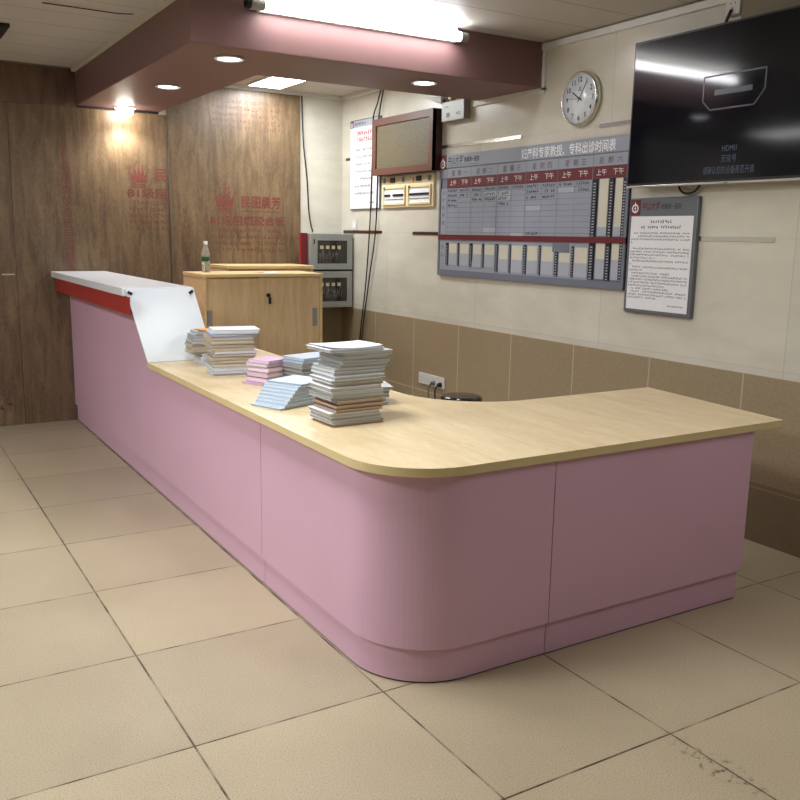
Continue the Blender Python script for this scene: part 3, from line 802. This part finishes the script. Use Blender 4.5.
# framed rules notice
def poster_frame(name, label, y, z, w, h, th, m, cat='notice board'):
    t = thing(name, label, cat, mtx=on_right(y, z))
    obj('frame', B((0, 0, 0, w, h, th), bev=.006), m, t, local=True)
    return t
t = poster_frame('framed_notice', 'grey framed notice with printed rules below the television', 3.722, 1.105, .49, .645, .03, M['frame'])
obj('paper', B((.022, .022, .03, .49-.022, .543, .0315)), M['paper'], t, local=True)
ep = obj('emblem_plate', B((.010, .548, .03, .085, .635, .032)), M['maroon'], t, local=True)
bm = bmesh.new(); emblem(bm, .0475, .586, .05, .0326); obj('emblem', bm, M['letter'], ep, local=True)
bm = bmesh.new(); text_bm(bm, '中山大学', .05, .10, .580, .0306, .13, .0006, shear=.25); obj('hospital_name', bm, M['maroon'], t, local=True)
bm = bmesh.new(); text_bm(bm, '附属第一医院', .032, .24, .583, .0306, .14, .0002); obj('hospital_name', bm, M['ink'], t, local=True)
bm = bmesh.new(); rs = random.Random(9)
scribble(bm, .17, .505, .33, .018, .0318, rs, .15, 6); scribble(bm, .10, .475, .40, .017, .0318, rs, .05, 6)
v = .445
for a, b in ((.05, .46), (.08, .45), (.03, .46), (.03, .05), (0, 0), (.05, .46), (.03, .46), (.03, .46), (.03, .22), (.05, .46), (.03, .05), (.05, .46), (.03, .14), (.05, .34), (.05, .46), (.03, .46), (.03, .46), (.03, .30), (.05, .33), (.05, .46), (.03, .46), (.03, .25), (0, 0), (.33, .45)):
    if b > a: scribble(bm, a, v, b, .0118, .0318, rs, .05, 5)
    v -= .0172
obj('printed_lines', bm, M['ink'], t, local=True)

# tall white poster in the corner
t = poster_frame('wall_poster', 'tall white poster with red heading beside the LED panel, in the corner', 7.155, 1.735, .535, .765, .018, M['frame'])
obj('paper', B((.008, .008, .018, .527, .757, .0195)), M['paper'], t, local=True)
obj('header_strip', B((.008, .700, .0195, .527, .757, .0202)), M['greyl'], t, local=True)
ep = obj('emblem_plate', B((.008, .700, .0200, .065, .757, .0206)), M['maroon'], t, local=True)
bm = bmesh.new(); emblem(bm, .036, .724, .036, .021); obj('emblem', bm, M['letter'], ep, local=True)
bm = bmesh.new(); scribble(bm, .09, .716, .30, .026, .0206, rs, .0, 6)
for j in range(7):
    v = .50-.062*j; text_bm(bm, '1234567'[j]+'.', .03, .05, v, .020); scribble(bm, .10, v, .44-.03*(j % 3), .024, .020, rs, .06, 6)
scribble(bm, .36, .05, .47, .02, .020, rs, .06, 5)
obj('printed_lines', bm, M['ink'], t, local=True)
bm = bmesh.new(); scribble(bm, .13, .630, .42, .040, .020, rs, .0, 8); scribble(bm, .13, .575, .42, .040, .020, rs, .0, 8)
obj('red_heading', bm, M['redink'], t, local=True)

# LED message panel
LW, LH, LD = .918, .45, .087
t = thing('led_panel', 'brown framed LED message panel on the right wall under the bulkhead', 'display panel', mtx=on_right(6.632, 2.005))
bm = bmesh.new()
for q in ((0, 0, LW, .052), (0, LH-.055, LW, LH), (0, .052, .055, LH-.055), (LW-.055, .052, LW, LH-.055)): box(bm, q[0], q[1], LD-.03, q[2], q[3], LD)
obj('frame', bm, M['brown'], t, local=True)
obj('housing', B((.003, .003, 0, LW-.003, LH-.003, LD-.03)), M['brownd'], t, local=True)
obj('side_panel', B((LW-.003, 0, 0, LW, LH, LD)), M['brownd'], t, local=True)
obj('led_matrix', B((.055, .052, LD-.03, LW-.055, LH-.055, LD-.012)), M['led'], t, local=True)

# breaker panel below it
t = thing('breaker_panel', 'cream breaker panel with two windows below the LED panel', 'electric panel', mtx=on_right(6.575, 1.742))
obj('back_plate', B((0, 0, 0, .79, .25, .022), bev=.004), M['yel'], t, local=True)
obj('upper_strip', B((.0, .185, .022, .79, .25, .024)), M['beige'], t, local=True)
for u0, u1 in ((.03, .385), (.425, .765)):
    bm = bmesh.new()
    for q in ((u0, .02, u1, .036), (u0, .150, u1, .172), (u0, .036, u0+.018, .150), (u1-.018, .036, u1, .150)): box(bm, *q[:2], .022, q[2], q[3], .034, bev=.002)
    w = obj('window_frame', bm, M['yeld'], t, local=True)
    obj('inner_plate', B((u0+.018, .036, .022, u1-.018, .150, .0245)), M['letter'], w, local=True)
    bm = bmesh.new()
    if u0 < .1: box(bm, u0+.03, .090, .0245, u0+.115, .107, .033); box(bm, u0+.165, .090, .0245, u1-.03, .107, .033)
    else: box(bm, u0+.025, .090, .0245, u1-.025, .107, .033)
    obj('breaker_row', bm, M['black'], w, local=True)
    bm = bmesh.new(); box(bm, u0+.03, .064, .0245, u1-.03, .069, .030); obj('label_strip', bm, M['greyd'], w, local=True)
    bm = bmesh.new(); box(bm, u0+.022, .150, .034, u0+.042, .166, .037); obj('window_latch', bm, M['black'], w, local=True)
for u in (.03, .15, .33, .55, .72):
    obj('dial', B((u, .200, .024, u+(.07 if u in (.15, .55) else .03), .238, .034), bev=.003), M['black'] if u in (.15, .55) else M['frame'], t, local=True)
for u in (.105, .49): obj('tag', B((u, .190, .024, u+.016, .225, .028)), M['orange'], t, local=True)

# small white wall switch
t = thing('wall_switch', 'small white wall switch beside the upper electric box', 'switch', mtx=on_right(7.13, 1.557))
obj('plate', B((0, 0, 0, .086, .086, .010), bev=.003), M['wallbox'], t, local=True)
obj('rocker', B((.025, .022, .010, .061, .064, .014), bev=.001), M['letter'], t, local=True)

# socket bank on the dado
t = thing('socket_bank', 'row of four white wall sockets on the brown dado behind the counter', 'socket', mtx=on_right(5.955, .343))
for j in range(4):
    obj('socket_plate', B((.093*j, 0, 0, .093*j+.090, .088, .011), bev=.003), M['wallbox'], t, local=True)
    bm = bmesh.new()
    for du, dv, a in ((.030, .050, 0), (.060, .050, 0), (.034, .026, .5), (.056, .026, -.5)): stroke(bm, .093*j+du, dv-.006, .093*j+du+a*.008, dv+.006, .004, .0113)
    obj('socket_holes', bm, M['ink'], t, local=True)
for j, dz in ((2, .0), (3, .0)):
    y = 5.955-.093*j-.045
    t = thing('power_plug', ('dark round plug in the third socket of the row behind the counter', 'dark round plug in the end socket, nearest the viewer, of the row')[j-2], 'plug', (W-.012, y, .372))
    bm = bmesh.new(); cyl(bm, (W-.011, y, .372), (W-.040, y, .372), .020, .015); obj('plug_body', bm, M['frame'] if j == 2 else M['black'], t)
    bm = bmesh.new(); tube(bm, [(W-.038, y, .372), (W-.07, y-.01, .33), (W-.08, y-.04, .20), (W-.09, y-.08, .05), (W-.10, y-.12, .006)], .006); obj('plug_cord', bm, M['cableg'] if j == 2 else M['cable'], t)

# black padded stool showing above the inner curve of the worktop
t = thing('stool', 'black glossy rounded seat just showing above the inner curve of the worktop', 'stool', (3.27, 4.60, 0))
bm = bmesh.new(); lathe(bm, [(0, .507), (.09, .506), (.12, .502), (.136, .490), (.138, .474), (.128, .462), (0, .462)], 40); obj('seat', bm, M['blackgloss'], t, True, True)
bm = bmesh.new(); cyl(bm, (0, 0, .05), (0, 0, .464), .022); obj('column', bm, M['chrome'], t, local=True)
bm = bmesh.new()
for k in range(5):
    a = 2*PI*k/5; cyl(bm, (0, 0, .07), (.2*math.cos(a), .2*math.sin(a), .03), .016, .010, 12)
obj('base', bm, M['chrome'], t, local=True)
for k in range(5):
    a = 2*PI*k/5; bm = bmesh.new(); c = Vector((.2*math.cos(a), .2*math.sin(a), .02)); d = Vector((-math.sin(a), math.cos(a), 0))
    cyl(bm, c-d*.012, c+d*.012, .020, seg=16); obj('castor', bm, M['black'], t, local=True)

# wall clock
t = thing('wall_clock', 'round chrome wall clock with white dial above the timetable board', 'clock', mtx=on_right(4.188, 2.348))
bm = bmesh.new(); lathe(bm, [(.146, .004), (.156, .0), (.161, .012), (.160, .028), (.155, .040), (.149, .044), (.145, .040), (.145, .030)], 56); obj('rim', bm, M['chrome'], t, True, True)
bm = bmesh.new(); lathe(bm, [(0, .031), (.146, .031), (.146, .0), (0, 0)], 48); obj('dial', bm, M['white'], t, local=True)
bm = bmesh.new()
for k in range(1, 13):
    a = 2*PI*k/12; text_bm(bm, str(k), .042, .112*math.sin(a), .112*math.cos(a)-.015, .0318, None, .0006, 'CENTER')
for k in range(60):
    a = 2*PI*k/60; stroke(bm, .138*math.sin(a), .138*math.cos(a), .142*math.sin(a), .142*math.cos(a), .0015, .0318)
text_bm(bm, '上', .026, 0, .048, .0318, None, .0006, 'CENTER')
obj('numerals', bm, M['ink'], t, local=True)
for nm, ang, L, th, wz in (('hour_hand', 303, .075, .007, .0335), ('minute_hand', 33, .105, .005, .0345), ('second_hand', 272, .105, .0018, .0355)):
    a = math.radians(ang); bm = bmesh.new(); stroke(bm, -.025*math.sin(a), -.025*math.cos(a), L*math.sin(a), L*math.cos(a), th, wz)
    obj(nm, bm, M['black'], t, local=True)
bm = bmesh.new(); cyl(bm, (0, 0, .031), (0, 0, .037), .006, seg=16); obj('hand_boss', bm, M['black'], t, local=True)

# television
TW, TH = 1.375, .772
t = thing('television', 'large black wall television showing a dim no-signal message', 'television', mtx=on_right(3.683, 1.800, W-.0016))
obj('back_housing', B((.04, .04, .045, TW-.04, TH-.05, .088), bev=.01), M['black'], t, local=True)
obj('bezel', B((0, .012, .088, TW, TH, .1015), bev=.002), M['black'], t, local=True)
scr = obj('screen', B((.010, .024, .1015, TW-.010, TH-.010, .1022)), M['tv'], t, local=True)
obj('bottom_trim', B((0, 0, .086, TW, .012, .103), bev=.002), M['alum'], t, local=True)
u = lambda y: 3.683-y
v = lambda z: z-1.800
bm = bmesh.new(); Wd = .1026
P = [(3.192, 2.326), (2.830, 2.326), (2.830, 2.232), (2.885, 2.165), (3.144, 2.165), (3.192, 2.210)]
for a, b in zip(P, P[1:]+P[:1]): stroke(bm, u(a[0]), v(a[1]), u(b[0]), v(b[1]), .008, Wd)
stroke(bm, u(3.122), v(2.245), u(2.900), v(2.245), .026, Wd)
obj('input_symbol', bm, M['tvsym'], scr, local=True)
bm = bmesh.new()
text_bm(bm, 'HDMI1', .040, u(3.005), v(1.958), Wd, .085, .0, 'CENTER'); text_bm(bm, '无信号', .040, u(3.005), v(1.908), Wd, .092, .0, 'CENTER')
text_bm(bm, '请确认您的设备是否开启', .042, u(3.005), v(1.852), Wd, .305, .0, 'CENTER')
obj('screen_message', bm, M['tvink'], scr, local=True)
obj('maker_mark', B((.66, .003, .103, .685, .009, .1034)), M['frame'], t, local=True)
obj('wall_bracket', B((.45, .20, 0, .95, .58, .020), (.50, .20, .020, .53, .58, .046), (.87, .20, .020, .90, .58, .046)), M['black'], t, local=True)
bm = bmesh.new(); tube(bm, [(3.79, 3.385, 1.825), (3.785, 3.365, 1.785), (3.78, 3.32, 1.765), (3.78, 3.26, 1.775), (3.785, 3.22, 1.825)], .006)
tag(obj('cable_loop', bm, M['cable']), 'black cable loop hanging below the television above the framed notice', 'cable')
t = thing('power_outlet_box', 'white outlet box on the wall above the television', 'socket', mtx=on_right(3.145, 2.615))
obj('outlet_housing', B((0, 0, 0, .085, .085, .045), bev=.004), M['wallbox'], t, local=True)
bm = bmesh.new()
for du, dv in ((.03, .055), (.055, .055), (.042, .030)): stroke(bm, du, dv-.006, du, dv+.006, .004, .0455)
obj('socket_holes', bm, M['ink'], t, local=True)
tag(obj('cable_duct', B((W-.04, 2.70, 2.585, W, 3.055, 2.684), bev=.003), M['grey2']), 'olive brown cable duct right of the white outlet box above the television', 'cable duct')
bm = bmesh.new(); tube(bm, [(W-.05, 3.105, 2.64), (W-.052, 3.125, 2.60), (W-.036, 3.155, 2.55), (W-.022, 3.17, 2.49)], .008)
tag(obj('power_cable', bm, M['cable']), 'black power cable running from the white outlet box down behind the television', 'cable')

# emergency lamp
t = thing('emergency_light', 'grey emergency light box on the wall between LED panel and bulkhead end', 'emergency light', mtx=on_right(5.648, 2.345))
obj('housing', B((0, 0, 0, .288, .142, .056), bev=.005), M['steel'], t, local=True)
obj('indicator', B((.065, .03, .056, .105, .060, .058)), M['maroon'], t, local=True)
bm = bmesh.new(); scribble(bm, .19, .035, .26, .022, .0565, rs, 0, 6); scribble(bm, .04, .095, .10, .014, .0565, rs, 0, 5); obj('printed_lines', bm, M['ink'], t, local=True)
for a in (.09, .18):
    bm = bmesh.new(); cyl(bm, (a, .140, .030), (a, .165, .030), .014, .014, 16); box(bm, a-.02, .155, .01, a+.02, .178, .05, bev=.004); obj('lamp_head', bm, M['yel'], t, local=True)
bm = bmesh.new(); tube(bm, [(.03, .13, .03), (-.005, .16, .035), (-.02, .20, .03), (-.03, .25, .02)], .008); obj('lamp_cord', bm, M['cable'], t, local=True)
bm = bmesh.new(); cyl(bm, (-.002, .162, .030), (-.235, .197, .030), .036, .004, 24); obj('white_cone', bm, M['letter'], t, local=True)  # white cone tapering away from the box

# ------------------------------------------------------------------ hanging cables
def cord(pts, r, label, m='cable'):
    bm = bmesh.new(); tube(bm, pts, r); tag(obj('wall_cable', bm, M[m]), label, 'cable')
cord([(3.785, 6.59, 2.725), (3.785, 6.66, 2.60), (3.785, 6.73, 2.48), (3.785, 6.735, 2.2), (3.783, 6.745, 1.95), (3.783, 6.765, 1.6), (3.785, 6.83, 1.1), (3.785, 6.94, .53), (3.79, 6.97, .01)], .006, 'black cable hanging left of the LED panel, crossing the white poster')
cord([(3.785, 6.555, 2.725), (3.785, 6.612, 2.56), (3.785, 6.642, 2.44), (3.785, 6.643, 2.2), (3.785, 6.645, 1.98), (3.785, 6.67, 1.54), (3.785, 6.78, 1.1), (3.785, 6.91, .53), (3.79, 6.94, .01)], .006, 'black cable passing behind the left edge of the LED panel down to the floor')
cord([(3.400, BY-.02, 2.715), (3.414, BY-.018, 2.33), (3.450, BY-.018, 1.99), (3.470, BY-.018, 1.69), (3.485, BY-.06, 1.535)], .006, 'dark cable running down the back wall to the upper electric box')
cord([(2.25, 7.29, 2.38), (2.275, 7.28, 2.43), (2.245, 7.27, 2.465), (2.215, 7.27, 2.43), (2.228, 7.27, 2.385), (2.268, 7.27, 2.40), (2.262, 7.27, 2.445), (2.225, 7.27, 2.42), (2.212, 7.29, 2.36),
      (2.207, 7.312, 2.25), (2.206, 7.316, 1.9), (2.212, 7.316, 1.28), (2.214, 7.316, .4), (2.212, 7.316, .01)], .0035, 'thin wire coiled under the bulkhead and running down the plywood seam behind the bottle', 'cableg')
cord([(.95, 5.37, CZ-.004), (1.20, 5.362, CZ-.006), (1.34, 5.345, CZ-.010), (1.43, 5.334, CZ-.004)], .003, 'thin dark cable lying along the ceiling left of the bulkhead')

# ------------------------------------------------------------------ lights
t = thing('tube_light', 'long white fluorescent tube fitting on the front of the pink bulkhead', 'light', (2.47, 4.5, 2.62))
obj('batten', B((1.86, 4.525, 2.645, 3.11, 4.562, 2.728), bev=.004), M['wallbox'], t)
bm = bmesh.new(); cyl(bm, (1.875, 4.492, 2.668), (3.10, 4.492, 2.668), .026); obj('tube', bm, M['tube'], t)
for a, b in ((1.80, 1.875), (3.10, 3.15)):
    bm = bmesh.new(); cyl(bm, (a, 4.492, 2.668), (b, 4.492, 2.668), .027); box(bm, min(a, b)+.01, 4.492, 2.65, max(a, b), 4.545, 2.69, bev=.003); obj('end_holder', bm, M['steel'], t)
bm = bmesh.new(); cyl(bm, (1.775, 4.492, 2.668), (1.80, 4.492, 2.668), .024); obj('end_cap', bm, M['black'], t)

def area(name, loc, sx, sy, power, col=(.95, .98, 1), rot=(0, 0, 0), spread=PI):
    l = bpy.data.lights.new(name, 'AREA'); l.shape = 'RECTANGLE'; l.size = sx; l.size_y = sy; l.energy = power; l.color = col; l.spread = spread
    o = bpy.data.objects.new(name, l); COL.objects.link(o); o.location = loc; o.rotation_euler = rot; return o
def spot(name, loc, power, col=(.97, .98, 1), ang=120):
    l = bpy.data.lights.new(name, 'SPOT'); l.energy = power; l.color = col; l.spot_size = math.radians(ang); l.spot_blend = .8; l.shadow_soft_size = .05
    o = bpy.data.objects.new(name, l); COL.objects.link(o); o.location = loc; return o

for x, y, m, p, lab in ((1.811, 4.84, 'down', 26, 'round downlight in the bulkhead underside at its outer corner'), (1.816, 5.99, 'down', 20, 'round downlight in the long arm of the bulkhead, middle one'),
                        (1.84, 7.20, 'downwarm', 30, 'bright warm downlight in the bulkhead close to the plywood wall'), (3.083, 4.84, 'down', 18, 'round downlight in the short arm of the bulkhead, near the LED panel')):
    t = thing('downlight', lab, 'light', (x, y, 2.458), group=None)
    bm = bmesh.new(); lathe(bm, [(.062, 0), (.080, -.001), (.084, -.006), (.078, -.011), (.064, -.009), (.060, -.003)], 36); obj('trim_ring', bm, M['letter'], t, True, True)
    bm = bmesh.new(); lathe(bm, [(0, -.075), (.035, -.068), (.058, -.045), (.064, -.02), (.062, -.001), (0, -.001)] if m == 'downwarm' else [(0, -.010), (.045, -.009), (.062, -.005), (.062, -.001), (0, -.001)], 32); obj('diffuser', bm, M[m], t, True, True)
    spot('downlight_lamp', (x, y, 2.36 if m == 'downwarm' else 2.44), p, (1, .97, .92) if m == 'downwarm' else (.97, .98, 1), 150 if m == 'downwarm' else 110)

t = thing('ceiling_panel_light', 'bright square ceiling panel light behind the bulkhead, above the oak cabinet', 'light', (2.99, 6.75, CZ))
obj('frame', B((2.845, 6.13, CZ-.012, 3.155, 7.21, CZ)), M['wallbox'], t)
obj('diffuser', B((2.86, 6.145, CZ-.015, 3.14, 7.195, CZ-.011)), M['panel'], t)
area('panel_lamp', (3.0, 6.67, CZ-.03), .28, 1.05, 30)
# unseen waiting-area troffers; plywood-wall one added as fill, television-wall one for a reflection
for x, y, p, lab in ((.85, 2.9, 43, 'ceiling troffer above the floor beside the long pink counter front'), (-1.6, 3.6, 86, 'ceiling troffer over the waiting area, left of the picture'),
                     (-1.5, 6.2, 8, 'added fill troffer near the plywood wall, left of the picture'), (2.75, .75, 3, 'added troffer for a reflection, right of the viewpoint, before the television wall')):
    t = thing('ceiling_troffer', lab, 'light', (x, y, CZ))
    obj('frame', B((x-.32, y-.62, CZ-.02, x+.32, y+.62, CZ)), M['wallbox'], t)
    obj('diffuser', B((x-.29, y-.59, CZ-.024, x+.29, y+.59, CZ-.019)), M['room'], t)
    area('troffer_lamp', (x, y, CZ-.04), .58, 1.18, p)
# dark-framed fitting at the top left corner of the picture
t = thing('ceiling_fixture', 'dark-framed square ceiling fitting at the top left corner', 'light', (.62, 6.24, CZ))
bm = bmesh.new()
for q in ((.42, 6.03, .875, 6.08), (.42, 6.40, .875, 6.45), (.42, 6.08, .47, 6.40), (.825, 6.08, .875, 6.40)): box(bm, q[0], q[1], CZ-.02, q[2], q[3], CZ)
obj('frame', bm, M['black'], t)
obj('diffuser', B((.47, 6.08, CZ-.010, .825, 6.40, CZ-.002)), M['steel'], t)

# ------------------------------------------------------------------ world, camera
w = bpy.data.worlds.new('world'); SC.world = w; w.use_nodes = True
w.node_tree.nodes['Background'].inputs[0].default_value = (.9, .93, 1, 1); w.node_tree.nodes['Background'].inputs[1].default_value = .05
cam = bpy.data.cameras.new('camera'); co = bpy.data.objects.new('camera', cam); COL.objects.link(co)
R = ((0.8556384831312874, -0.5172753284095299, 0.01757898755907945), (0.08067417973705612, 0.16684038764389342, 0.9826779542528611), (0.5112479466056978, 0.8393989037815383, -0.18448581902631214))
m = Matrix((R[0], R[1], tuple(-q for q in R[2]))).transposed().to_4x4(); m.translation = (0, 0, 1.52)
co.matrix_world = m
cam.sensor_width = 36; cam.lens = 878.284/800*36; cam.clip_start = .05
SC.camera = co
SC.view_settings.view_transform = 'Standard'; SC.view_settings.look = 'None'
SC.view_settings.exposure = 0.0
SC.cycles.use_denoising = True
SC.cycles.max_bounces = 8
